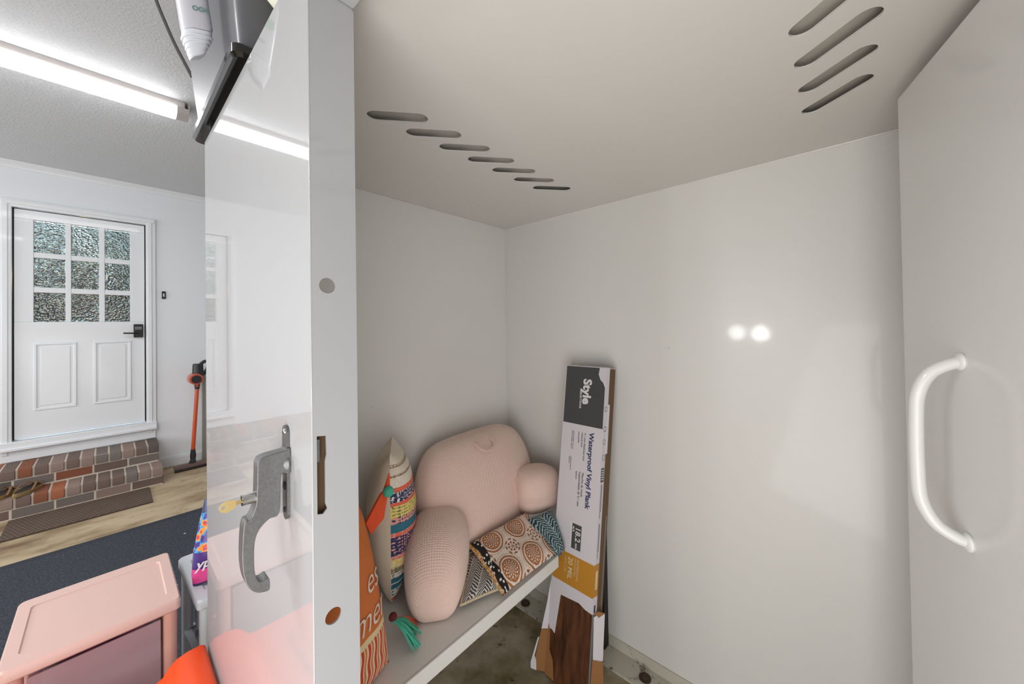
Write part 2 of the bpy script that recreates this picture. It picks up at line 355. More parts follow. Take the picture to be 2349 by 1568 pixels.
# ------------------------------------------------------------------ mesh builder
class MB:
    def __init__(s): s.v = []; s.f = []; s.mi = []; s.uv = []; s.mats = []
    def mat(s, m):
        if m not in s.mats: s.mats.append(m)
        return s.mats.index(m)
    def add(s, verts, faces, m, X=None, uvs=None):
        o = len(s.v); k = s.mat(m)
        for p in verts:
            p = Vector(p); s.v.append(X @ p if X else p)
        for i, f in enumerate(faces):
            s.f.append([o+j for j in f]); s.mi.append(k)
            s.uv.append([uvs[j] for j in f] if uvs else [(0, 0)]*len(f))
        return s
    def box(s, a, b, m, X=None):
        x0, y0, z0 = a; x1, y1, z1 = b
        return s.add([(x0, y0, z0), (x1, y0, z0), (x1, y1, z0), (x0, y1, z0), (x0, y0, z1), (x1, y0, z1), (x1, y1, z1), (x0, y1, z1)],
                     [(0, 3, 2, 1), (4, 5, 6, 7), (0, 1, 5, 4), (1, 2, 6, 5), (2, 3, 7, 6), (3, 0, 4, 7)], m, X)
    def loft(s, rings, m, caps=True, X=None, uvs=True, closed=True):
        n = len(rings[0]); V = [p for r in rings for p in r]; Fc = []
        L = [0.0]
        for i in range(1, len(rings)): L.append(L[-1]+(Vector(rings[i][0])-Vector(rings[i-1][0])).length)
        per = sum((Vector(rings[len(rings)//2][j])-Vector(rings[len(rings)//2][j-1])).length for j in range(n))
        UV = [(per*j/n, L[i]) for i in range(len(rings)) for j in range(n)]
        for i in range(len(rings)-1):
            for j in range(n if closed else n-1):
                a = i*n+j; b = i*n+(j+1) % n
                Fc.append((a, b, b+n, a+n))
        if caps:
            Fc.append(tuple(range(n-1, -1, -1))); Fc.append(tuple(range(len(V)-n, len(V))))
        return s.add(V, Fc, m, X, UV)
    def tube(s, pts, r, m, seg=12, X=None, flat=1.0):
        pts = [Vector(p) for p in pts]; rs = r if isinstance(r, (list, tuple)) else [r]*len(pts)
        rings = []; up = None
        for i, p in enumerate(pts):
            t = (pts[min(i+1, len(pts)-1)]-pts[max(i-1, 0)]).normalized()
            if up is None:
                up = Vector((0, 0, 1)) if abs(t.z) < 0.9 else Vector((1, 0, 0))
            a = t.cross(up).normalized(); up = a.cross(t).normalized()
            rings.append([p+a*cos(2*pi*k/seg)*rs[i]+up*sin(2*pi*k/seg)*rs[i]*flat for k in range(seg)])
        return s.loft(rings, m, True, X)
    def prism(s, poly, h, m, X=None):
        n = len(poly)
        V = [(x, y, 0) for x, y in poly]+[(x, y, h) for x, y in poly]
        return s.add(V, [tuple(range(n-1, -1, -1)), tuple(range(n, 2*n))]+[(i, (i+1) % n, (i+1) % n+n, i+n) for i in range(n)], m, X)
    def ball(s, c, r, m, sx=1, sy=1, sz=1, nu=16, nv=10, X=None):
        rings = []
        for i in range(nv+1):
            a = -pi/2+pi*i/nv; q = max(cos(a), 0.02)
            rings.append([(c[0]+r*sx*q*cos(2*pi*j/nu), c[1]+r*sy*q*sin(2*pi*j/nu), c[2]+r*sz*sin(a)) for j in range(nu)])
        return s.loft(rings, m, True, X)
    def mesh(s, me, m, X):
        return s.add([v.co for v in me.vertices], [tuple(p.vertices) for p in me.polygons], m, X)
    def build(s, name, parent=None, smooth=True, bevel=0, seg=2, sub=0, autos=35):
        me = bpy.data.meshes.new(name); me.from_pydata([tuple(v) for v in s.v], [], s.f)
        ul = me.uv_layers.new(name='UVMap'); q = 0
        for i, p in enumerate(me.polygons):
            p.material_index = s.mi[i]
            for j in range(len(s.f[i])):
                ul.data[q].uv = s.uv[i][j]; q += 1
        for m in s.mats: me.materials.append(m)
        bm = bmesh.new(); bm.from_mesh(me); bmesh.ops.recalc_face_normals(bm, faces=bm.faces); bm.to_mesh(me); bm.free()
        o = bpy.data.objects.new(name, me); COL.objects.link(o)
        if parent: o.parent = parent
        if smooth:
            me.shade_smooth()
            if hasattr(me, 'set_sharp_from_angle'): me.set_sharp_from_angle(angle=radians(autos))
        if bevel:
            b = o.modifiers.new('bevel', 'BEVEL'); b.width = bevel; b.segments = seg; b.limit_method = 'ANGLE'; b.angle_limit = radians(40); b.harden_normals = False
        if sub:
            b = o.modifiers.new('sub', 'SUBSURF'); b.levels = sub; b.render_levels = sub
        return o

def empty(name, label, cat, loc=(0, 0, 0), group=None):
    o = bpy.data.objects.new(name, None); COL.objects.link(o); o.location = loc; o.empty_display_size = 0.05
    return tag(o, label, cat, group)
def tag(o, label, cat, group=None):
    o['label'] = label; o['category'] = cat
    if group: o['group'] = group
    return o
def struct(o):
    o['kind'] = 'structure'; return o
def shift(root):
    """parts were written in world coordinates: keep them there although the root sits at the thing's base"""
    for c in root.children: c.location = c.location-root.location
    return root

def plate(loops, th):
    """flat plate with holes: loops[0] outline, others holes -> mesh in xy, thickness th centred on z"""
    cu = bpy.data.curves.new('tmp', 'CURVE'); cu.dimensions = '2D'; cu.fill_mode = 'BOTH'; cu.extrude = th/2
    for lp in loops:
        sp = cu.splines.new('POLY'); sp.points.add(len(lp)-1); sp.use_cyclic_u = True
        for p, q in zip(sp.points, lp): p.co = (q[0], q[1], 0, 1)
    o = bpy.data.objects.new('tmp', cu); COL.objects.link(o)
    me = bpy.data.meshes.new_from_object(o.evaluated_get(bpy.context.evaluated_depsgraph_get()))
    bpy.data.objects.remove(o); return me
def text(body, size, th=0.0004, bold=0.0, shear=0.0, space=1.0):
    cu = bpy.data.curves.new('tmp', 'FONT'); cu.body = body; cu.size = size; cu.extrude = th; cu.offset = bold; cu.shear = shear
    cu.space_character = space; cu.resolution_u = 3
    o = bpy.data.objects.new('tmp', cu); COL.objects.link(o)
    me = bpy.data.meshes.new_from_object(o.evaluated_get(bpy.context.evaluated_depsgraph_get()))
    bpy.data.objects.remove(o); return me
def frame(o, x, y, z):
    x, y, z, o = Vector(x), Vector(y), Vector(z), Vector(o)
    return Matrix(((x.x, y.x, z.x, o.x), (x.y, y.y, z.y, o.y), (x.z, y.z, z.z, o.z), (0, 0, 0, 1)))
def stadium(p, q, r, n=8):
    p, q = Vector(p), Vector(q); d = (q-p).normalized(); a0 = math.atan2(d.y, d.x)
    return [(q.x+r*cos(a0-pi/2+pi*i/n), q.y+r*sin(a0-pi/2+pi*i/n)) for i in range(n+1)]+[(p.x+r*cos(a0+pi/2+pi*i/n), p.y+r*sin(a0+pi/2+pi*i/n)) for i in range(n+1)]
def arc(pts, n=6):
    """Catmull-Rom through pts"""
    P = [Vector(p) for p in pts]; out = []
    for i in range(len(P)-1):
        a = P[max(i-1, 0)]; b = P[i]; c = P[i+1]; d = P[min(i+2, len(P)-1)]
        for k in range(n):
            t = k/n
            out.append(0.5*((2*b)+(c-a)*t+(2*a-5*b+4*c-d)*t*t+(3*b-a-3*c+d)*t**3))
    out.append(P[-1]); return out

# ------------------------------------------------------------------ garage shell
YF, ZC, XL, XR, YB = 5.37, 2.963, -3.6, 3.1, -2.6
struct(MB().box((XL, YB, -0.1), (XR, YF+0.15, 0), M['floor']).build('floor'))
struct(MB().box((XL, YB, ZC), (XR, YF+0.15, ZC+0.1), M['ceil']).build('ceiling'))
DX0, DX1, DZ0, DZ1 = -0.552, 0.261, 0.522, 2.56
wb = MB()
wb.box((XL, YF, 0), (DX0-.012, YF+.15, ZC), M['wall']); wb.box((DX1+.012, YF, 0), (XR, YF+.15, ZC), M['wall'])
wb.box((DX0-.012, YF, DZ1+.012), (DX1+.012, YF+.15, ZC), M['wall']); wb.box((DX0-.012, YF, 0), (DX1+.012, YF+.15, DZ0-.012), M['wall'])
struct(wb.build('wall_back'))
struct(MB().box((XR, YB, 0), (XR+.1, YF+.15, ZC), M['wall']).build('wall_right'))
struct(MB().box((XL-.1, YB, 0), (XL, YF+.15, ZC), M['wall']).build('wall_left'))
struct(MB().box((XL, YB-.1, 0), (XR, YB, ZC), M['wall']).build('wall_front'))
prof = [(0, 0), (-.055, 0), (-.055, -.010), (-.045, -.016), (-.028, -.022), (-.016, -.036), (-.012, -.052), (0, -.058)]
struct(MB().loft([[(x, YF+a, ZC+b) for a, b in prof] for x in (XL+.005, XR-.005)], M['trim']).build('trim_1'))
struct(MB().box((.35, YF-.016, 0), (XR, YF, .105), M['trim']).box((.35, YF-.022, 0), (XR, YF-.016, .09), M['trim']).build('baseboard_back', bevel=.004))

# house door
fr = MB()
for x0, x1 in ((DX0-.07, DX0-.006), (DX1+.006, DX1+.08)):
    fr.box((x0, YF-.020, .40), (x1, YF, DZ1+.075), M['trim'])
    o = .014 if x0 < 0 else .0
    fr.box((x0+.012, YF-.028, .40), (x0+.045, YF-.019, DZ1+.06), M['trim'])
fr.box((DX0-.07, YF-.021, DZ1+.006), (DX1+.08, YF, DZ1+.076), M['trim'])
fr.box((DX0-.06, YF-.029, DZ1+.028), (DX1+.07, YF-.02, DZ1+.062), M['trim'])
fr.box((DX0-.075, YF-.045, DZ0-.065), (DX1+.082, YF, DZ0-.010), M['trim'])
fr.box((DX0-.075, YF-.060, DZ0-.085), (DX1+.082, YF, DZ0-.062), M['trim'])
fr.box((DX0-.075, YF-.022, .340), (DX1+.075, YF, DZ0-.085), M['trim'])
door = struct(MB().box((DX0-.010, YF+.05, DZ0-.010), (DX0, YF+.06, DZ1+.01), M['gap']).box((DX1, YF+.05, DZ0-.01), (DX1+.01, YF+.06, DZ1+.01), M['gap']).box((DX0, YF+.05, DZ1), (DX1, YF+.06, DZ1+.01), M['gap']).build('door_1', smooth=False))
fr.build('door_frame', door, bevel=.004)
PX = [(-.443, -.262), (-.228, -.054), (-.017, .155)]; PZ = [(2.183, 2.476), (1.869, 2.136), (1.555, 1.822)]
sl = MB(); y0, y1 = YF+.004, YF+.044
xs = [DX0+.004]+[v for p in PX for v in p]+[DX1-.004]
for i in range(0, 8, 2): sl.box((xs[i], y0, 1.555), (xs[i+1], y1, 2.476), M['trim'])
sl.box((DX0+.004, y0, 2.476), (DX1-.004, y1, DZ1-.004), M['trim']); sl.box((DX0+.004, y0, DZ0+.004), (DX1-.004, y1, 1.555), M['trim'])
for a, b in PX:
    sl.box((a, y0+.002, 2.136), (b, y1-.002, 2.183), M['trim']); sl.box((a, y0+.002, 1.822), (b, y1-.002, 1.869), M['trim'])
for a, b in ((-.444, -.196), (-.09, .161)):
    z0, z1 = .76, 1.365; t = .018
    for q in ((a, z0, b, z0+t), (a, z1-t, b, z1), (a, z0+t, a+t, z1-t), (b-t, z0+t, b, z1-t)): sl.box((q[0], y0-.009, q[1]), (q[2], y0, q[3]), M['trim'])
    sl.box((a+.038, y0-.006, z0+.038), (b-.038, y0, z1-.038), M['trim'])
sl.build('door_slab', door, bevel=.003)
for (a, b) in PX:
    for (c, d) in PZ:
        pn = MB().box((a-.004, YF+.02, c-.004), (b+.004, YF+.028, d+.004), M['glass'])
        pn.mat(M['glass_smooth']); pn.mi[2] = 1; pn.build('pane', door, smooth=False)
lk = MB().box((.177, y0-.030, 1.395), (.245, y0-.001, 1.53), M['black_plastic']).build('keypad_lock', door, bevel=.005)
MB().tube([(.212, y0-.03, 1.437), (.212, y0-.055, 1.437), (.20, y0-.060, 1.437), (.105, y0-.060, 1.440)], .0075, M['black_plastic'], 10).build('lever_handle', lk)
kp = MB()
for i in range(4):
    for j in range(2): kp.box((.190+i*.012, y0-.0315, 1.478+j*.016), (.196+i*.012, y0-.029, 1.486+j*.016), M['ink_white'])
kp.build('keypad_button', lk)
# small room seen through the pebbled glass
struct(MB().box((-1.7, 7.6, .3), (1.9, 7.7, 3), M['room_blue']).box((-1.7, YF+.16, .3), (-1.6, 7.6, 3), M['room_blue']).box((1.8, YF+.16, .3), (1.9, 7.6, 3), M['room_blue']).build('wall_hall'))
struct(MB().box((-1.7, YF+.15, .2), (1.9, 7.7, .3), M['room_brown']).build('floor_hall'))
struct(MB().box((-1.7, YF+.15, 3), (1.9, 7.7, 3.1), M['wall']).build('ceiling_hall'))
cab = empty('hall_cabinet', 'dark brown cabinet blurred behind the pebbled door panes', 'cabinet', (.1, 7.3, .3))
MB().box((-1.55, 7.1, .3), (1.75, 7.55, 2.0), M['room_brown']).build('body', cab, bevel=.01)
for k in range(6): MB().box((-1.53+k*.55, 7.085, .36), (-1.01+k*.55, 7.105, 1.96), M['room_brown']).build('door', cab, bevel=.006)
shift(cab)
tl = empty('table_lamp', 'warm glowing lamp on the cabinet behind the door glass', 'lamp', (-.19, 7.25, 2.0))
MB().ball((-.19, 7.25, 2.11), .085, M['bulb']).build('lamp_bulb', tl); MB().tube([(-.19, 7.25, 2.0), (-.19, 7.25, 2.05)], [.05, .015], M['brass']).build('base', tl); shift(tl)
lamp('hall_fill', 'POINT', (-.9, 6.5, 2.3), 60, .12, color=(.9, .97, 1))  # added lamp that brightens the hall behind the glass

db = empty('doorbell', 'small black framed doorbell button on the white wall right of the door', 'doorbell', (.402, YF, 1.84))
MB().box((.387, YF-.015, 1.80), (.417, YF, 1.88), M['black_plastic']).build('housing', db, bevel=.003)
MB().box((.397, YF-.018, 1.822), (.407, YF-.012, 1.858), M['white_plastic']).build('button', db, bevel=.002); shift(db)

# ceiling strip light
ls = empty('ceiling_light', 'long white strip light glowing on the textured garage ceiling', 'ceiling light', (-.65, 3.24, ZC))
MB().box((-1.7, 3.175, ZC-.045), (.345, 3.305, ZC), M['fixture']).build('housing', ls, bevel=.004)
ring = lambda x: [(x, 3.24+.070*cos(a), ZC-.045-.052*sin(a)) for a in [pi*i/12 for i in range(13)]]
MB().loft([ring(-1.69), ring(.305)], M['lens']).build('diffuser', ls)
ec = MB().loft([ring(.306), ring(.366)], M['fixture']); ec.box((.36, 3.19, ZC-.06), (.372, 3.29, ZC-.0), M['fixture']); ec.build('end_cap', ls); shift(ls)

# brick steps
st = empty('brick_steps', 'two low brick steps with pale mortar below the house door', 'steps', (-.6, 5.05, 0))
mo = MB(); mo.box((-1.65, 4.8245, 0), (.347, YF-.002, .161), M['mortar']); mo.box((-1.65, 5.0645, .153), (.333, YF-.002, .330), M['mortar']); mo.build('mortar_core', st)
def bricks(yf, z0, x1, depth):
    m = MB(); x = x1
    i = 0
    while x > -1.6:
        L = .205; b = random.choice([2, 3, 4, 4, 3, 2, 5, 0])
        m.box((x-L, yf+random.uniform(0, .004), z0+.008), (x, yf+.03, z0+.076), BR[b]); x -= L+.012
    x = x1
    while x > -1.6:
        L = .072; b = random.choice([0, 1, 2, 3, 4, 5, 3, 0, 2, 5])
        y = yf-.008+random.uniform(-.002, .003); z = z0+.166+random.uniform(-.002, .002)
        pr = [(y, z0+.088), (y, z-.016), (y+.008, z-.004), (y+.022, z), (yf+depth, z), (yf+depth, z0+.088)]
        m.loft([[(x-L, a, c) for a, c in pr], [(x, a, c) for a, c in pr]], BR[b]); x -= L+.013
    return m
bricks(4.82, 0, .352, .235).build('step', st, bevel=.003); bricks(5.06, .168, .338, .30).build('step', st, bevel=.003); shift(st)

# doormat, rug, pipe
tag(MB().box((-.515, 4.36, 0), (.255, 4.79, .012), M['mat']).build('doormat', bevel=.004), 'brown woven doormat lying in front of the brick steps', 'doormat')
rg = empty('area_rug', 'dark charcoal rug with white specks running across the garage floor', 'rug', (0, 2.4, 0))
MB().box((-2.2, 1.46, .001), (2.2, 3.86, .010), M['rug']).build('pile', rg); MB().box((-2.2, 3.84, .001), (2.2, 3.89, .0115), M['rug_edge']).build('border', rg, bevel=.002); shift(rg)
pp = MB().box((.705, YF-.060, .0), (.735, YF-.026, .98), M['grey_steel']); pp.box((.700, YF-.030, .90), (.74, YF-.0, .93), M['grey_steel'])
tag(pp.build('wall_conduit', bevel=.004), 'thin grey conduit on the far wall right of the stick vacuum', 'pipe')

# sandals
def sandal(name, x, y, rz, label):
    o = empty(name, label, 'sandal', (x, y, .1665), 'sandals left on the steps'); o.rotation_euler = (0, 0, rz)
    def sole(z, sc=1.0):
        return [((.136*cos(a))*sc, (.043+.008*cos(a))*sin(a)*sc, z) for a in [2*pi*i/28 for i in range(28)]]
    MB().loft([sole(0, .98), sole(.008), sole(.026), sole(.030, .985)], M['sandal_sole']).build('sole', o)
    MB().loft([sole(.030, .9), sole(.033, .88)], M['sandal_dark']).build('footbed', o)
    s_ = MB()
    for sy in (-1, 1):
        s_.tube(arc([(.085, 0, .034), (.05, .022*sy, .062), (.0, .044*sy, .055), (-.045, .047*sy, .022)]), .0075, M['sandal'], 8, flat=.5)
    s_.tube(arc([(.10, -.036, .03), (.095, 0, .045), (.10, .036, .03)]), .010, M['sandal'], 8, flat=.5)
    s_.build('strap', o); return o
sandal('sandal', -.437, 4.928, radians(66), 'brown leather sandal on the lower brick step, the right one of the pair')
sandal('sandal', -.560, 4.925, radians(70), 'brown leather sandal on the lower brick step, cut by the left picture edge')

# stick vacuum
vc = empty('stick_vacuum', 'orange and black stick vacuum leaning against the far garage wall', 'vacuum', (.60, 5.13, 0))
hd = MB().loft([[(x, 5.12+.055*cos(a)*(.9+.1*(x < .66)), .006+.022+.030*sin(a)*1.0*(1 if sin(a) > 0 else .75)) for a in [2*pi*i/14 for i in range(14)]] for x in (.455, .462, .62, .70, .705)], M['vac_head'])
hd.build('floor_head', vc); MB().box((.452, 5.058, .006), (.708, 5.075, .022), M['vac_dark']).build('bumper', vc, bevel=.004)
MB().tube([(.60, 5.13, .05), (.606, 5.145, .085), (.607, 5.15, .12), (.607, 5.15, .19)], [.035, .022, .026, .019], M['vac_dark']).build('neck_joint', vc)
MB().tube([(.607, 5.15, .185), (.648, 5.19, .83)], .0175, M['vac_orange'], 14).build('wand', vc)
MB().tube([(.648, 5.19, .82), (.650, 5.193, .90)], [.020, .028], M['vac_dark']).build('collar', vc)
MB().box((.637, 5.165, .842), (.656, 5.175, .872), M['vac_red']).build('latch_button', vc, bevel=.003)
MB().tube([(.632, 5.10, .935), (.632, 5.24, .935)], [.058, .062], M['vac_red'], 24).build('dust_cup_ring', vc)
MB().tube([(.632, 5.085, .935), (.632, 5.115, .935)], [.040, .046], M['vac_dark'], 24).build('dust_cup', vc)
MB().loft([[(.655+.047*k*cos(a), 5.19+.045*k*sin(a), z) for a in [2*pi*i/16 for i in range(16)]] for z, k in ((.965, 1.05), (1.08, .95), (1.095, .85))], M['vac_dark']).build('motor_body', vc)
MB().tube(arc([(.70, 5.2, .97), (.735, 5.2, 1.03), (.745, 5.2, 1.10), (.715, 5.2, 1.115), (.68, 5.2, 1.09)]), .017, M['vac_dark']).build('handle', vc); shift(vc)

# ------------------------------------------------------------------ steel shelter
CX, CD, YJ, YL, YW, XW, HT, HC = .198, .067, .57, 1.412, 1.400, 1.518, 2.027, 2.007
sh = empty('steel_shelter', 'white steel storm shelter standing in the garage, its doorway open', 'shelter', (.85, .45, 0))
def slots():
    L = []
    for i in range(7): L.append(stadium((.465+.1142*i, .8785), (.548+.1142*i, .8085), .0228))
    for i in range(9): L.append(stadium((1.218-.1165*i, .038), (1.150-.1165*i, -.050), .0218))
    return L
pl = plate([[(CX+.003, -.52), (XW, -.52), (XW, YW), (CX+.003, YW)]]+slots(), .004)
MB().mesh(pl, M['enamel_ceiling'], Matrix.Translation((0, 0, HC+.002))).build('ceiling_plate', sh)
MB().box((CX+.03, -.52, HC+.026), (XW+.012, YW, HC+.045), M['roof_paint']).build('roof_plate', sh)
MB().box((CX+.01, YW, 0), (XW+.012, YW+.010, HC+.035), M['enamel_in']).build('rear_panel', sh)
MB().box((XW, -.52, 0), (XW+.012, YW, HC+.035), M['enamel_in']).build('end_panel', sh)
MB().box((CX+.01, -.53, 0), (XW, -.52, HC+.035), M['enamel_in']).build('near_panel', sh)
MB().tube([(XW-.003, YW-.003, .06), (XW-.003, YW-.003, HC)], .0035, M['enamel_in'], 8).tube([(XW-.002, -.5, HC-.002), (XW-.002, YW, HC-.002)], .003, M['enamel_in'], 8).tube([(CX+.02, YW-.002, HC-.002), (XW, YW-.002, HC-.002)], .0025, M['enamel_in'], 8).build('weld_bead', sh)
tr = MB()
tr.box((XW-.006, -.5, 0), (XW-.0005, YW-.001, .056), M['dirty']); tr.box((XW-.108, -.5, .004), (XW-.006, YW-.108, .012), M['dirty'])
tr.box((CX+.08, YW-.006, 0), (XW-.006, YW-.0005, .056), M['dirty']); tr.box((CX+.08, YW-.108, .004), (XW-.006, YW-.006, .012), M['dirty'])
bt = tr.build('base_angle', sh)
for p in ((1.462, .610), (1.462, .18), (1.450, 1.235), (1.15, YW-.06), (.7, YW-.06)):
    MB().tube([(p[0], p[1], .008), (p[0], p[1], .015)], .024, M['rust'], 16).tube([(p[0], p[1], .014), (p[0], p[1], .026)], .014, M['rust'], 6).build('anchor_bolt', bt)
# front: closed left leaf with returned edge, header, right stile
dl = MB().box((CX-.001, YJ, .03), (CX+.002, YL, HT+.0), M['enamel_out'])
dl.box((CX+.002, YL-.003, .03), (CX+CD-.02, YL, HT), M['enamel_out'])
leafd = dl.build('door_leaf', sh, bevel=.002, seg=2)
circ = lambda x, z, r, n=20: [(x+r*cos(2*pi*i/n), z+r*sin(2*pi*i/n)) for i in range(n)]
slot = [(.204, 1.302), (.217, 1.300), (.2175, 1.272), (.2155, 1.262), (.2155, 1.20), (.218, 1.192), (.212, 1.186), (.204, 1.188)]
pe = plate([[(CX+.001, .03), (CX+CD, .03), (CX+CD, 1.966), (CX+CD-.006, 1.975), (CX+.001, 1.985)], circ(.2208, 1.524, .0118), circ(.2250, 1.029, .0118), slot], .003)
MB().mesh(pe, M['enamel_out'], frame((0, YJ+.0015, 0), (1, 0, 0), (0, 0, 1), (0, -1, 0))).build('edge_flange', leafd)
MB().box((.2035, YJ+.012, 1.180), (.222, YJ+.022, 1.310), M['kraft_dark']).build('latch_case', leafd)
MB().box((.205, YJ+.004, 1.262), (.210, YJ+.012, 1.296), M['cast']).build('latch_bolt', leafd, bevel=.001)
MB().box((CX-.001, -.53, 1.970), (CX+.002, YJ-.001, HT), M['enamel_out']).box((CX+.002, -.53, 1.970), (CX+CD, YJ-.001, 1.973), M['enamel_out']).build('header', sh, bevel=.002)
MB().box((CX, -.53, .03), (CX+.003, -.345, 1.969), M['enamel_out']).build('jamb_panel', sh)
# lever handle on the left leaf
ho = [(.1519, 1.2547), (.1588, 1.263), (.1886, 1.2651), (.1962, 1.266), (.1959, 1.2277), (.1834, 1.2282), (.1806, 1.1712), (.1662, 1.1659), (.1535, 1.1549), (.1478, 1.1387), (.1467, 1.1126), (.1479, 1.0908), (.1541, 1.0756), (.1652, 1.0766), (.1667, 1.0595), (.162, 1.0572), (.1495, 1.0621), (.139, 1.0757), (.1333, 1.0983), (.132, 1.1301), (.1349, 1.1706), (.1425, 1.1754), (.1492, 1.1913), (.1509, 1.2121)]
ho = [(p.x, p.y) for p in arc([(a, b, 0) for a, b in ho]+[(ho[0][0], ho[0][1], 0)], 4)[:-1]]
hp = MB().prism(ho, .024, M['cast'], frame((0, .684, 0), (1, 0, 0), (0, 0, 1), (0, -1, 0)))
hp.build('lever_handle', leafd, bevel=.0045, seg=3)
pm = plate([[(.676-.0115*cos(a) if True else 0, 1.150+.0115-.0115*sin(a)) for a in [pi*i/8 for i in range(9)]]+[(.676+.0115*cos(a), 1.291+.0115*sin(a)) for a in [pi*i/8 for i in range(9)]]], .005)
pb = MB().mesh(pm, M['cast'], frame((CX-.003, 0, 0), (0, 1, 0), (0, 0, 1), (1, 0, 0)))
pb.tube([(CX-.004, .676, 1.243), (CX-.014, .676, 1.243)], [.020, .015], M['cast'], 16)
pb.tube([(CX-.003, .676, 1.292), (CX-.0075, .676, 1.292)], [.006, .004], M['chrome'], 12).tube([(CX-.003, .676, 1.166), (CX-.0075, .676, 1.166)], [.006, .004], M['gap'], 12)
pb.tube([(CX-.003, .676, 1.205), (CX-.007, .676, 1.205)], [.008, .007], M['gap'], 12)
pb.build('handle_plate', leafd, bevel=.001)
MB().tube([(.153, .672, 1.2025), (.134, .672, 1.2025)], [.0085, .008], M['chrome'], 16).build('lock_cylinder', leafd)
# right leaf, swung into the shelter
PO = Vector((1.213, -.112, 0)); pa = radians(12.963)
E_ = Vector((-cos(pa), -sin(pa), 0)); NN = Vector((-sin(pa), cos(pa), 0))
XP = frame(PO, E_, (0, 0, 1), NN)      # local: x along leaf from its free edge, y up, z out of the visible face
lf = MB().box((0, .05, -.045), (.95, 1.967, 0), M['enamel_leaf'], XP).build('door_leaf', sh, bevel=.003)
h = MB().tube(arc([(.222, 1.384, .0), (.222, 1.380, .016), (.220, 1.362, .040), (.219, 1.325, .055), (.218, 1.27, .058), (.218, 1.19, .058), (.220, 1.135, .055), (.226, 1.098, .040), (.230, 1.080, .016), (.231, 1.076, 0)]), .0105, M['enamel_leaf'], 14, XP)
h.ball((.222, 1.385, .003), .016, M['enamel_leaf'], 1, 1, .45, X=XP).ball((.231, 1.075, .003), .016, M['enamel_leaf'], 1, 1, .45, X=XP)
h.build('pull_handle', lf)
for z in (.35, 1.05, 1.7): MB().tube([(.957, z, -.01), (.957, z+.1, -.01)], .012, M['enamel_leaf'], 12, XP).build('hinge', lf)
shift(sh)
struct(MB().box((CX+.08, -.5, .0005), (XW-.009, YW-.009, .004), M['floor_in']).build('floor_shelter', smooth=False))

# key
ky = MB().tube([(.134, .672, 1.2025), (.127, .6725, 1.2005)], .003, M['brass'], 8)
kp_ = plate([[(.1275, 1.2045), (.124, 1.2075), (.116, 1.2085), (.109, 1.2055), (.1065, 1.200), (.109, 1.1945), (.116, 1.192), (.124, 1.1945), (.1275, 1.1975)], circ(.112, 1.2002, .0028, 10)], .0022)
ky.mesh(kp_, M['brass'], frame((0, .6715, 0), (1, 0, 0), (0, 0, 1), (0, -1, 0)))
tag(ky.build('door_key'), 'brass key left in the lock of the lever handle', 'key')

# ------------------------------------------------------------------ bench
bn = empty('storage_bench', 'white steel bench shelf along the rear wall of the shelter', 'bench', (.73, 1.12, .49))
BX1 = 1.205
MB().box((CX+CD+.005, .855, .525), (BX1, YW-.001, .535), M['enamel_in']).build('seat', bn)
MB().box((CX+CD+.005, .848, .489), (BX1, .858, .535), M['enamel_in']).box((CX+CD+.005, .858, .489), (BX1, .88, .493), M['enamel_in']).build('front_lip', bn, bevel=.004)
for x in (.42, 1.12):
    MB().add([(x, YW-.001, .525), (x, .90, .525), (x, YW-.001, .25), (x+.006, YW-.001, .525), (x+.006, .90, .525), (x+.006, YW-.001, .25)], [(0, 1, 2), (3, 5, 4), (0, 3, 4, 1), (1, 4, 5, 2), (2, 5, 3, 0)], M['enamel_in']).build('bracket', bn)
shift(bn)

# ------------------------------------------------------------------ soft things
def cushion(A, B, C, D, th, m_up, m_dn, n=28, pinch=.06, p=2.4, wr=.004, seed=0, sag=0.0, up=1.0):
    """pillow between corners A(0,0) B(0,1) C(1,1) D(1,0); th = full thickness"""
    A, B, C, D = map(Vector, (A, B, C, D)); mb = MB()
    N = (D-A).cross(B-A).normalized()*up
    for side, m in ((1, m_up), (-1, m_dn)):
        V = []; UV = []
        for i in range(n+1):
            for j in range(n+1):
                u, v = i/n, j/n
                a, b = 2*u-1, 2*v-1
                uu = .5+.5*a*(1-pinch*(1-b*b)*abs(a)**3*1.0); vv = .5+.5*b*(1-pinch*(1-a*a)*abs(b)**3*1.0)
                q = A*(1-uu)*(1-vv)+D*uu*(1-vv)+C*uu*vv+B*(1-uu)*vv
                prf = (max(0, 1-abs(a)**p)*max(0, 1-abs(b)**p))**.5
                nz = noise.noise(q*14+Vector((seed, 0, 0)))*wr+noise.noise(q*34+Vector((seed, 5, 0)))*wr*.5
                q = q+N*side*(th/2*prf+nz*prf)+Vector((0, 0, -sag*(1-prf)))
                V.append(q); UV.append((u, v))
        Fc = [(i*(n+1)+j, (i+1)*(n+1)+j, (i+1)*(n+1)+j+1, i*(n+1)+j+1) for i in range(n) for j in range(n)]
        mb.add(V, Fc, m, None, UV)
    return mb
def edge_pipe(A, B, C, D, r, m, pinch=.06, n=14):
    A, B, C, D = map(Vector, (A, B, C, D)); pts = []
    def P(u, v):
        a, b = 2*u-1, 2*v-1
        uu = .5+.5*a*(1-pinch*(1-b*b)); vv = .5+.5*b*(1-pinch*(1-a*a))
        return A*(1-uu)*(1-vv)+D*uu*(1-vv)+C*uu*vv+B*(1-uu)*vv
    for k in range(n): pts.append(P(k/n, 0))
    for k in range(n): pts.append(P(1, k/n))
    for k in range(n): pts.append(P(1-k/n, 1))
    for k in range(n+1): pts.append(P(0, 1-k/n))
    return MB().tube(pts, r, m, 8)

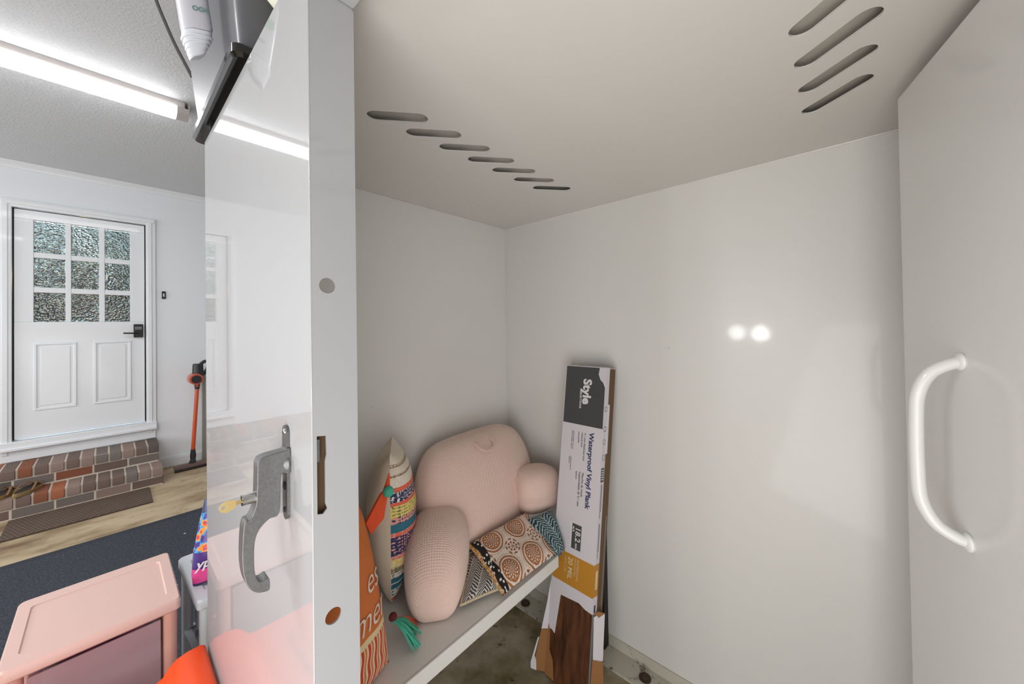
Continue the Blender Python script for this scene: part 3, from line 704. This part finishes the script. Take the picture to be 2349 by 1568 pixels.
# backrest pillow
bp = empty('backrest_pillow', 'dusty pink quilted backrest pillow with two arms on the bench', 'pillow', (1.06, 1.2, .535))
def sup(cx, cy, z, hw, hd, n=40, e=3.0, tilt=0.0):
    out = []
    for i in range(n):
        a = 2*pi*i/n; c, s_ = cos(a), sin(a)
        x = hw*math.copysign(abs(c)**(2/e), c); y = hd*math.copysign(abs(s_)**(2/e), s_)
        q = Vector((cx+x, cy+y, z+tilt*x))
        q += Vector((noise.noise(q*9)*.006, noise.noise(q*9+Vector((3, 1, 4)))*.006, 0)); out.append(q)
    return out
prof = [(.536, 1.10, 1.19, .22, .07), (.548, 1.10, 1.19, .275, .11), (.60, 1.11, 1.195, .305, .130), (.68, 1.12, 1.21, .318, .135), (.76, 1.12, 1.225, .318, .128), (.83, 1.125, 1.24, .308, .116), (.885, 1.13, 1.255, .288, .102), (.925, 1.132, 1.265, .262, .085), (.948, 1.134, 1.272, .230, .066), (.960, 1.134, 1.275, .190, .044), (.964, 1.134, 1.276, .12, .02)]
MB().loft([sup(cx, cy, z, hw, hd, tilt=.02*(z-.53)/.43) for z, cx, cy, hw, hd in prof], M['knit']).build('back_cushion', bp, sub=1, autos=180)
def arm(pts, name='arm'):
    """pts: centre, half width, half height; sections face along the path"""
    P = [Vector(p[0]) for p in pts]; rings = []
    for i, (c, hw, hh) in enumerate(pts):
        t = (P[min(i+1, len(P)-1)]-P[max(i-1, 0)]); t.z = 0; t.normalize(); a = Vector((t.y, -t.x, 0))
        ring = []
        for k in range(32):
            g = 2*pi*k/32; cc, ss = cos(g), sin(g)
            q = Vector(c)+a*hw*math.copysign(abs(cc)**.8, cc)+Vector((0, 0, hh*math.copysign(abs(ss)**.8, ss)))
            q += a*noise.noise(q*11)*.005; q.z += noise.noise(q*11+Vector((7, 0, 0)))*.004
            q.z = max(q.z, .537); ring.append(q)
        rings.append(ring)
    return MB().loft(rings, M['knit']).build(name, bp, sub=1, autos=180)
arm([((.905, 1.215, .660), .07, .08), ((.865, 1.170, .662), .105, .112), ((.808, 1.10, .658), .116, .121), ((.752, 1.04, .648), .110, .116), ((.712, .995, .632), .098, .102), ((.690, .968, .614), .084, .083), ((.678, .953, .600), .070, .068), ((.672, .945, .595), .045, .045)])
arm([((1.225, 1.10, .70), .06, .07), ((1.265, 1.085, .702), .088, .098), ((1.32, 1.064, .702), .094, .105), ((1.38, 1.052, .700), .088, .102), ((1.42, 1.044, .698), .072, .09), ((1.44, 1.042, .698), .045, .06)])
MB().tube(arc([(1.075, 1.190, .945), (1.085, 1.160, .925), (1.125, 1.150, .915), (1.165, 1.160, .925), (1.175, 1.195, .947)]), .007, M['knit'], 8, flat=.5).build('carry_handle', bp)
shift(bp)

# striped pillow, seen edge-on
sp = empty('throw_pillow', 'colourful striped throw pillow with cream back standing on edge left of the pink backrest', 'pillow', (.70, 1.23, .535))
dv = Vector((.52, .85, 0)).normalized(); e0 = Vector((.625, 1.115, 0)); wd = .235
def pc(t, z, lean): return e0+dv*t+Vector((lean, 0, z))
c4 = (pc(0, 1.035, -.0), pc(0, .540, .0), pc(wd, .540, .0), pc(wd, 1.035, .0))
cushion(c4[0], c4[1], c4[2], c4[3], .175, M['stripes'], M['cream'], seed=2, pinch=.05, p=2.0, up=-1.0).build('cover', sp, autos=180)
shift(sp)
# uv v runs from top (A) to bottom: flipped in the material by 1-y, so mirror here
for d in sp.children[0].data.uv_layers[0].data: d.uv = (d.uv[0], 1-d.uv[1])

# orange pillow
op = empty('throw_pillow', 'orange printed throw pillow with tassels leaning behind the closed door leaf', 'pillow', (.40, .92, .535))
q4 = (Vector((.285, .900, 1.0)), Vector((.285, .860, .540)), Vector((.515, .935, .540)), Vector((.455, .975, .985)))
cushion(q4[0], q4[1], q4[2], q4[3], .11, M['orange_cloth'], M['orange_cloth'], seed=9, pinch=.03, p=2.2, up=1).build('cover', op, autos=180)
for d in op.children[0].data.uv_layers[0].data: d.uv = (d.uv[0], 1-d.uv[1])
def drape(me, u1, v0, su, sv):
    """lay flat lettering onto the pillow front: right end at u1, baseline at v0 (from the bottom)"""
    A, B, C, D = q4; N = -(D-A).cross(B-A).normalized()
    N = N if N.y < 0 else -N
    xm = max(v.co.x for v in me.vertices); V = []
    for v in me.vertices:
        u = u1+(v.co.x-xm)*su; w_ = 1-(v0+v.co.y*sv); a, b = 2*u-1, 2*w_-1
        q = A*(1-u)*(1-w_)+D*u*(1-w_)+C*u*w_+B*(1-u)*w_
        prf = (max(0, 1-abs(a)**2.2)*max(0, 1-abs(b)**2.2))**.5
        V.append(q+N*(.055*prf+.004+v.co.z))
    return V, [tuple(p.vertices) for p in me.polygons]
for body, u1, v0, sz in (('ummer', .955, .38, .105), ('es', .90, .56, .10)):
    me = text(body, sz, .0006, -.0010, .35)
    bm = bmesh.new(); bm.from_mesh(me); bmesh.ops.triangulate(bm, faces=bm.faces); bmesh.ops.subdivide_edges(bm, edges=[e for e in bm.edges if e.calc_length() > .012], cuts=1); bm.to_mesh(me); bm.free()
    V_, F_ = drape(me, u1, v0, 3.3, 1.9)
    MB().add(V_, F_, M['script_white']).build('script_lettering', op)
tsl = MB()
tsl.add([(.478, .985, .915), (.520, .975, .985), (.548, .985, .99), (.540, 1.0, .90), (.50, 1.0, .87), (.478, .995, .915), (.520, .985, .985), (.548, .993, .99), (.540, 1.008, .90), (.50, 1.008, .87)], [(0, 1, 2, 3, 4), (9, 8, 7, 6, 5), (0, 5, 6, 1), (1, 6, 7, 2), (2, 7, 8, 3), (3, 8, 9, 4), (4, 9, 5, 0)], M['coral_felt'])
tsl.tube([(.540, .985, .985), (.553, .99, 1.03)], [.010, .002], M['coral_felt'], 8)
tsl.build('felt_tab', op)
pm_ = MB().ball((.541, .975, .985), .0155, M['teal_yarn']); pm_.build('pompom', op)
pmd = pm_ and op.children[-1]
ts2 = MB()
for k in range(26):
    a = random.gauss(-.95 if k % 2 else -.15, .16); L = random.uniform(.085, .115)
    b0 = Vector((.556+random.uniform(-.004, .004), .978, .606)); e_ = Vector((b0.x+cos(a)*L*.62, b0.y+sin(a)*L*.75, .541+random.uniform(0, .006)))
    ts2.tube(arc([b0, b0.lerp(e_, .45)+Vector((random.uniform(-.005, .005), random.uniform(-.005, .005), .012)), e_]), .0032, M['teal_yarn'], 6)
ts2.build('tassel', op)
ts3 = MB()
for k in range(9):
    a = random.gauss(.1, .16); L = random.uniform(.085, .11)
    b0 = Vector((.560, .985, .604)); e_ = Vector((b0.x+cos(a)*L*.8, b0.y+sin(a)*L*.7, .540))
    ts3.tube(arc([b0, b0.lerp(e_, .5)+Vector((0, 0, .008)), e_]), .0032, M['coral_yarn'], 6)
ts3.build('tassel', op)
MB().ball((.556, .984, .612), .012, plain('dark_red_yarn', (96, 36, 30), .95)).build('tassel_knot', op)
shift(op)

# folded shams
A, B, C, D = (.920, 1.070, .622), (.880, .850, .556), (1.170, .838, .562), (1.225, 1.03, .640)
qb = empty('pillow_sham', 'folded brown and white medallion print sham with black dotted border on the bench', 'pillow sham', (1.05, .95, .535))
cushion(A, B, C, D, .055, M['medallion'], M['medallion'], seed=4, pinch=.03, p=4, wr=.007, up=-1).build('cover', qb, autos=180); shift(qb)
A2, B2, C2, D2 = (.925, 1.065, .590), (.762, .925, .556), (.93, .875, .552), (1.05, 1.0, .575)
qg = empty('pillow_sham', 'folded charcoal and white leaf print sham peeking out under the medallion sham', 'pillow sham', (.9, .96, .535))
cushion(A2, B2, C2, D2, .034, M['grey_leaf'], M['grey_leaf'], seed=6, pinch=.03, p=4, wr=.005, up=-1).build('cover', qg, autos=180)
edge_pipe(A2, B2, C2, D2, .0045, M['piping'], .03).build('piping', qg); shift(qg)
A3, B3, C3, D3 = (1.13, 1.03, .625), (1.165, .862, .506), (1.270, .862, .520), (1.315, .955, .640)
qt = empty('pillow_sham', 'dark teal leaf print sham bulging over the bench end beside the flooring carton', 'pillow sham', (1.24, .94, .52))
cushion(A3, B3, C3, D3, .075, M['teal_leaf'], M['teal_leaf'], seed=8, pinch=.0, p=4, wr=.008, up=-1).build('cover', qt, autos=180); shift(qt)

# ------------------------------------------------------------------ flooring carton leaning on the end wall
O = Vector((1.4133, .9292, 1.2708)); CWv = Vector((-.05432, -.99845, .01247)); CDv = Vector((-.16472, -.00335, -.98634)); CN = CDv.cross(CWv).normalized()
XC = frame(O, CWv, CDv, -CN)          # local: x across (to the right), y down, z into the wall
ct = empty('flooring_carton', 'torn white carton of wood-look flooring leaning upright against the right wall', 'box', (1.36, .90, 0))
cw = .201
fs = MB().box((0, 0, 0), (cw, .250, .002), M['carton_dark'], XC).box((0, .250, 0), (cw, .774, .002), M['carton_white'], XC).box((0, .774, 0), (cw, .893, .002), M['carton_gold'], XC)
fs.prism([(0, .893), (cw, .893), (cw, .948), (.17, .946), (.14, .936), (.10, .940), (.050, .945), (.033, 1.100), (.016, 1.092), (.0, 1.096)], .002, M['carton_white'], XC)
fs.prism([(.172, -.001), (.201, -.002), (.201, .080), (.192, .062), (.178, .050), (.168, .028)], -.001, M['carton_white'], XC)
fs.build('printed_front', ct, smooth=False)
MB().box((cw, 0, 0), (cw+.002, .769, .030), M['carton_white'], XC).box((cw, .769, 0), (cw+.002, .888, .030), M['carton_gold'], XC).box((cw, .888, 0), (cw+.002, .948, .030), M['carton_white'], XC).build('printed_side', ct, smooth=False)
MB().box((0, -.002, 0), (cw+.002, 0, .075), M['carton_white'], XC).box((.02, -.006, .012), (.19, -.002, .060), M['carton_white'], XC).build('end_flap', ct, smooth=False)
MB().box((-.002, 0, 0), (0, 1.096, .065), M['carton_white'], XC).build('rear_side', ct, smooth=False)
MB().box((0, 0, .072), (cw, 1.270, .076), M['kraft_dark'], XC).box((cw-.001, 0, .030), (cw+.0015, 1.0, .076), M['kraft_dark'], XC).build('kraft_liner', ct, smooth=False)
SFX = frame(XC @ Vector((cw+.002, 0, .010)), -CN*.80+CWv*.60, CDv, (CWv*.80+CN*.60))
MB().prism([(0, .958), (.012, .952), (.020, .960), (.044, .945), (.046, 1.108), (.034, 1.114), (.006, 1.105)], .0025, M['carton_white'], SFX).build('torn_side_flap', ct, smooth=False)
MB().prism([(-.002, .948), (.016, .938), (.044, .944), (.020, .958), (.010, .954)], .002, M['kraft'], SFX).build('kraft_flap', ct, smooth=False)
MB().prism([(.004, 1.106), (.046, 1.110), (.062, 1.268), (.0, 1.270)], .0025, M['kraft'], SFX).build('kraft_flap', ct, smooth=False)
LFX = frame(XC @ Vector((-.001, 0, .0)), (CWv*.80-CN*.60), CDv, -(CN*.80+CWv*.60))
MB().prism([(-.002, .905), (.0, 1.100), (-.028, 1.105), (-.012, 1.0)], .002, M['carton_white'], LFX).build('torn_bottom_flap', ct, smooth=False)
MB().prism([(.0, 1.102), (-.028, 1.107), (-.040, 1.19), (-.052, 1.262), (.0, 1.262)], .002, M['kraft'], LFX).build('kraft_flap', ct, smooth=False)
MB().prism([(-.034, 1.135), (-.040, 1.140), (-.062, 1.235), (-.060, 1.258), (-.036, 1.262), (-.040, 1.225), (-.048, 1.21)], -.002, M['carton_white'], LFX).build('torn_bottom_flap', ct, smooth=False)
MB().prism([(.0, 1.08), (.010, 1.10), (.014, 1.17), (.034, 1.20), (.044, 1.268), (.0, 1.268)], -.002, M['kraft'], XC).build('kraft_flap', ct, smooth=False)
MB().box((.203, .15, .030), (.2055, .35, .040), M['carton_white'], XC).build('torn_edge_strip', ct, smooth=False)
MB().box((.2025, .60, .060), (.2040, .95, .066), M['plank_core'], XC).build('liner_edge', ct, smooth=False)
# lettering (reads downwards)
def pr(mb, body, m, x, y, size, bold=0, shear=0, sp=1.0):
    # text direction = down the carton (CDv); letter tops towards the right edge (CWv)
    mb.mesh(text(body, size, .0003, bold, shear, sp), m, frame(XC @ Vector((x, y, -.0012)), CDv, CWv, CN))
tx = MB()
pr(tx, 'Style', M['ink_white'], .097, .052, .056, .0022); pr(tx, 'SELECTIONS', M['ink_white'], .081, .105, .013, .0004, sp=1.05)
pr(tx, 'Waterproof Vinyl Plank', M['ink_blue'], .141, .274, .0315, .0006)
pr(tx, '4.1 mm thickness and', M['ink_grey'], .116, .280, .0130); pr(tx, 'waterproof', M['ink_grey'], .102, .280, .0130); pr(tx, 'impermeable', M['ink_grey'], .086, .280, .009)
pr(tx, 'Planche de vinyle', M['ink_grey'], .116, .443, .0140); pr(tx, 'imperméable de 4,1 mm', M['ink_grey'], .101, .443, .0140); pr(tx, 'épaisseur', M['ink_grey'], .086, .443, .009)
for i in range(2): pr(tx, 'click lock installation  easy to fit', M['ink_grey'], .060-.008*i, .28, .006)
pr(tx, 'residential and light use', M['ink_grey'], .054, .39, .006); pr(tx, 'floating floor', M['ink_grey'], .046, .39, .006)
tx.box((.086, .652, -.0012), (.131, .748, -.0002), M['carton_dark'], XC); tx.box((.078, .650, -.0010), (.084, .746, -.0002), M['ink_white'], XC)
for b_, x, y, s_ in (('18.2', .104, .660, .034), ('sq ft', .090, .662, .012), ('mm', .106, .724, .014)):
    tx.mesh(text(b_, s_, .0003, .0004), M['ink_white'], frame(XC @ Vector((x, y, -.0016)), CDv, CWv, CN))
pr(tx, '20 MIL', M['ink_pale'], .078, .785, .030, .0004); pr(tx, 'WEAR LAYER', M['ink_pale'], .060, .79, .010); pr(tx, 'PROFESSIONAL', M['ink_pale'], .120, .781, .012); pr(tx, 'INSTALLATION', M['ink_pale'], .108, .781, .010)
tx.build('printed_lettering', ct, smooth=False)
for y in (.169, .25, .302, .364):
    ic = MB()
    for k in range(14):
        a0, a1 = 2*pi*k/14, 2*pi*(k+1)/14
        f_ = lambda a, r: (cw+.0026, y+r*sin(a)*1.15, .015+r*cos(a))
        ic.add([f_(a0, .010), f_(a1, .010), f_(a1, .008), f_(a0, .008)], [(0, 1, 2, 3)], M['ink_grey'], XC)
    ic.build('side_symbol', ct, smooth=False)
ic = MB().box((cw+.002, .405, .004), (cw+.0027, .460, .026), M['carton_dark'], XC)
for q in range(5): ic.box((cw+.0026, .412+.009*q, .008), (cw+.003, .416+.009*q, .022), M['ink_white'], XC)
ic.build('side_symbol', ct, smooth=False)
ic = MB()
for i, (y, L) in enumerate(((.47, .13), (.62, .13))):
    ic.box((cw+.002, y, .010), (cw+.0027, y+L, .0125), M['ink_grey'], XC); ic.box((cw+.002, y, .016), (cw+.0027, y+L*.8, .018), M['ink_grey'], XC)
ic.build('side_lettering', ct, smooth=False)
ic = MB()
ic.box((cw+.002, .795, .008), (cw+.0027, .862, .022), M['ink_pale'], XC); ic.build('side_lettering', ct, smooth=False); ic = MB(); ic.box((cw+.002, .918, .008), (cw+.0027, .943, .018), M['ink_blue'], XC)
ic.build('side_lettering', ct, smooth=False)
shift(ct)
vp = empty('vinyl_plank', 'dark walnut vinyl planks showing through the torn carton front', 'plank', (1.36, .90, 0))
MB().box((.006, .05, .006), (.196, 1.280, .010), M['wood'], XC).build('plank_face', vp, smooth=False)
MB().box((.006, .05, .0105), (.2005, 1.280, .028), M['plank_core'], XC).build('plank_stack', vp, smooth=False); shift(vp)
lo = MB().box((.0, 0, 0), (.026, .62, .036), M['strip_dark'], frame((1.508, .820, .013), (0, -1, 0), (0, .0, 1), (-1, 0, 0)))  # dark upright strip filling the black gap between carton and wall
tag(lo.build('gap_strip', bevel=.001), 'dark upright strip in the black gap behind the flooring carton by the wall', 'plank')

# ------------------------------------------------------------------ storage carts
def cart(name, label, x0, x1, y0, y1, zt, mf, mt, mg, group, rz=0):
    cx, cy = (x0+x1)/2, (y0+y1)/2; hx, hy = (x1-x0)/2, (y1-y0)/2
    o = empty(name, label, 'drawer cart', (cx, cy, 0.012), group); o.rotation_euler = (0, 0, rz)
    z = zt-.012
    def rr(hx_, hy_, zz, r=.013, n=5, bow=.0):
        out = []
        for sx, sy, a0 in ((1, 1, 0), (-1, 1, pi/2), (-1, -1, pi), (1, -1, 1.5*pi)):
            for k in range(n+1):
                a = a0+pi/2*k/n; out.append((sx*(hx_-r)+r*cos(a), sy*(hy_-r)+r*sin(a), zz))
        return out
    t = MB().loft([rr(hx-.006, hy-.006, z-.036), rr(hx, hy, z-.030), rr(hx, hy, z-.006), rr(hx-.004, hy-.004, z), rr(hx-.028, hy-.052, z, .012), rr(hx-.031, hy-.055, z-.004, .012), rr(hx-.06, hy-.08, z-.0035, .012)], mt)
    t.build('top', o)
    f = MB()
    for sx in (-1, 1):
        for sy in (-1, 1):
            f.loft([[(sx*(hx-.024)+.017*cos(a), sy*(hy-.024)+.017*sin(a), zz) for a in [2*pi*i/12 for i in range(12)]] for zz in (0, z-.034)], mf)
    for zz in (.03, .295):
        for sx in (-1, 1): f.box((sx*(hx-.024)-.010, -hy+.03, zz-.012), (sx*(hx-.024)+.010, hy-.03, zz), mf)
        for sy in (-1, 1): f.box((-hx+.03, sy*(hy-.024)-.010, zz-.012), (hx-.03, sy*(hy-.024)+.010, zz), mf)
    f.build('frame', o)
    for i, (za, zb) in enumerate(((.035, .280), (.300, z-.045))):
        d = MB(); w_, y_ = hx-.046, hy-.014
        d.box((-w_, -y_, za), (w_, -y_+.004, zb-.004), mg); d.box((-w_, y_-.016, za), (w_, y_-.012, zb-.010), mg)
        d.box((-w_, -y_+.004, za), (-w_+.003, y_-.016, zb-.01), mg); d.box((w_-.003, -y_+.004, za), (w_, y_-.016, zb-.01), mg); d.box((-w_, -y_+.004, za), (w_, y_-.016, za+.003), mg)
        dr = d.build('drawer', o)
        cm = MB(); m_ = 10
        V = []; 
        for a in range(m_+1):
            for b in range(m_+1):
                x = -w_+.01+(2*w_-.02)*a/m_; y = -y_+.012+(2*y_-.05)*b/m_
                V.append((x, y, za+.13+.07*noise.noise(Vector((x*9+i*3, y*9, zt*5)))))
        n_ = len(V); V2 = [(p[0], p[1], za+.006) for p in V]
        Fc = [(a*(m_+1)+b, (a+1)*(m_+1)+b, (a+1)*(m_+1)+b+1, a*(m_+1)+b+1) for a in range(m_) for b in range(m_)]
        rim = [b for b in range(m_)]+[a*(m_+1)+m_ for a in range(m_)]+[m_*(m_+1)+m_-b for b in range(m_)]+[(m_-a)*(m_+1) for a in range(m_)]
        Fr = [(rim[k], rim[(k+1) % len(rim)], rim[(k+1) % len(rim)]+n_, rim[k]+n_) for k in range(len(rim))]
        cm.add(V+V2, Fc+Fr, M['contents']); ob = cm.build('drawer_contents', dr); ob['kind'] = 'stuff'
    return o
cart('storage_cart', 'pink plastic storage cart with frosted drawers on the dark rug', -.187, .153, 1.552, 1.912, .62, M['pink_rim'], M['pink_plastic'], M['frost_pink'], None)
cart('storage_cart', 'pale grey plastic storage cart half hidden behind the shelter door', .186, .526, 1.57, 1.93, .575, M['pale_plastic'], M['pale_plastic'], M['frost_grey'], None, radians(2))

# bag on the pale cart
bg = empty('snack_bag', 'bright purple and pink printed bag standing on the pale grey cart', 'bag', (.275, 1.66, .576))
rings = []
for z, hw, hd in ((0, .080, .004), (.004, .082, .012), (.04, .085, .030), (.12, .080, .032), (.2, .066, .022), (.26, .054, .008), (.285, .050, .003)):
    rings.append([(hw*math.copysign(abs(cos(a))**.7, cos(a)), hd*math.copysign(abs(sin(a))**.8, sin(a))+noise.noise(Vector((cos(a)*3, z*20, 1)))*.003, z) for a in [2*pi*i/28 for i in range(28)]])
b1 = MB().loft(rings, M['bag']).build('body', bg)
MB().mesh(text('ype', .042, .0004, .0008, .3), M['ink_white'], frame((-.074, -.0335, .066), (1, 0, 0), (0, .02, 1), (0, -1, 0))).build('lettering', bg)
bg.rotation_euler = (radians(-3), 0, radians(-8))

# orange toy
ty = empty('ride_on_toy', 'bright orange moulded plastic toy wedged beside the closed shelter door', 'toy', (0, 1.22, .012))
def rbox(x0, x1, y0, y1, zs, r=.03):
    out = []
    for z, g in zs:
        ring = []
        for sx, sy, a0 in ((1, 1, 0), (-1, 1, pi/2), (-1, -1, pi), (1, -1, 1.5*pi)):
            for k in range(6):
                a = a0+pi/2*k/5
                ring.append(((x1-g-r if sx > 0 else x0+g+r)+r*cos(a), (y1-g-r if sy > 0 else y0+g+r)+r*sin(a), z))
        out.append(ring)
    return out
MB().loft(rbox(-.36, -.10, 1.02, 1.36, [(0, .03), (.02, .0), (.30, .03), (.476, .05)]), M['toy']).build('base', ty)
deck = [(-.40, .470), (-.36, .488), (-.10, .490), (.085, .490), (.100, .497), (.112, .515), (.128, .528), (.150, .534), (.180, .534), (.190, .528), (.193, .519), (.188, .513), (.176, .520), (.152, .521), (.136, .515), (.122, .503), (.108, .483), (.088, .477), (-.10, .477), (-.36, .475)]
rg_ = []
for y, k in ((.985, .97), (.995, .99), (1.02, 1.0), (1.385, 1.0), (1.402, .995), (1.410, .98)):
    rg_.append([(x*(k if x < 0 else 1.0), y+.02*(x-.1), .5+(z-.5)*(k if k < .98 else 1.0)) for x, z in deck])
MB().loft(rg_, M['toy']).build('deck', ty, autos=50)
MB().loft(rbox(-.26, .02, 1.08, 1.33, [(.489, .0), (.497, .006), (.499, .012)], .04), M['toy']).build('seat_pad', ty)
shift(ty)

# ------------------------------------------------------------------ things on the shelter roof
tt = empty('storage_tote', 'smoky black plastic tote sitting on top of the shelter', 'tote', (.36, 1.24, 2.053))
def rect(x0, x1, y0, y1, z, r=.035):
    return [p for p in rbox(x0, x1, y0, y1, [(z, 0)], r)[0]]
MB().loft([rect(.194, .56, .962, 1.490, 2.080, .022), rect(.182, .58, .952, 1.52, 2.22, .024), rect(.160, .60, .935, 1.56, 2.50, .026), rect(.166, .594, .941, 1.554, 2.50, .026), rect(.192, .57, .962, 1.51, 2.22, .02), rect(.204, .55, .972, 1.48, 2.088, .02)], M['tote']).build('body', tt)
MB().loft([rect(.184, .57, .955, 1.498, 2.053, .02), rect(.178, .575, .948, 1.504, 2.060, .02), rect(.178, .575, .948, 1.504, 2.078, .02), rect(.188, .565, .96, 1.494, 2.084, .02)], M['black_gloss']).build('base_rim', tt)
shift(tt)
bo = empty('spray_bottle', 'white bottle hanging cap down against the black tote', 'bottle', (.145, 1.08, 2.08))
def el(z, a_, b_, dx=0.0): return [(.139+dx+a_*math.copysign(abs(cos(t))**.75, cos(t)), 1.085+b_*math.copysign(abs(sin(t))**.75, sin(t)), z+.012*cos(t)) for t in [2*pi*i/28 for i in range(28)]]
capm = MB().loft([el(2.086, .012, .010), el(2.088, .014, .012), el(2.110, .020, .016), el(2.130, .026, .020), el(2.140, .027, .022), el(2.141, .025, .020)], M['bottle_white'])
for q in range(4): capm.loft([el(2.095+.010*q, .0165+.0035*q, .0135+.0028*q), el(2.099+.010*q, .0178+.0035*q, .0145+.0028*q)], M['bottle_white'])
capm.build('cap', bo)
MB().loft([el(2.142, .026, .021), el(2.150, .028, .023), el(2.300, .028, .023, -.02), el(2.35, .016, .014, -.026)], M['bottle_body']).build('body', bo)
lx = lambda z: .139-.02*(z-2.15)/.15-.012
MB().mesh(text('OOC', .014, .0003, .0003), M['teal_ink'], frame((.128, 1.060, 2.176), (.92, .0, .30), (-.13, 0, 1), (0, -1, 0))).build('label_lettering', bo)
MB().box((-.016, 0, -.012), (.016, .002, .012), M['green_ink'], frame((.124, 1.058, 2.235), (1, 0, .2), (0, 1, 0), (-.13, 0, 1))).build('label_band', bo)
shift(bo)
sr = MB().tube(arc([(.193, 1.62, 2.323), (.172, 1.62, 2.365), (.150, 1.62, 2.411), (.127, 1.62, 2.47), (.107, 1.62, 2.528), (.094, 1.62, 2.58), (.12, 1.60, 2.63), (.19, 1.58, 2.51)]), .011, M['webbing'], 8, flat=.35)
tag(sr.build('strap'), 'black webbing strap dangling from the far side of the tote', 'strap')
bb = empty('pouch', 'black cloth pouch with tan binding sagging over the tote rim', 'pouch', (.2, 1.4, 2.50))
MB().ball((.205, 1.50, 2.545), .095, M['webbing'], .75, .9, .95).build('body', bb); MB().tube(arc([(.145, 1.53, 2.60), (.134, 1.52, 2.54), (.140, 1.51, 2.49), (.165, 1.50, 2.462)]), .005, M['tan_edge'], 6).build('binding', bb); shift(bb)
pz = MB().ball((.30, .875, 2.245), .115, M['pouch'], 1.0, .55, 1.0, 20, 14)
tag(pz.build('cloth_bag'), 'cream bag with green leaf print hanging on the near side of the tote', 'bag')
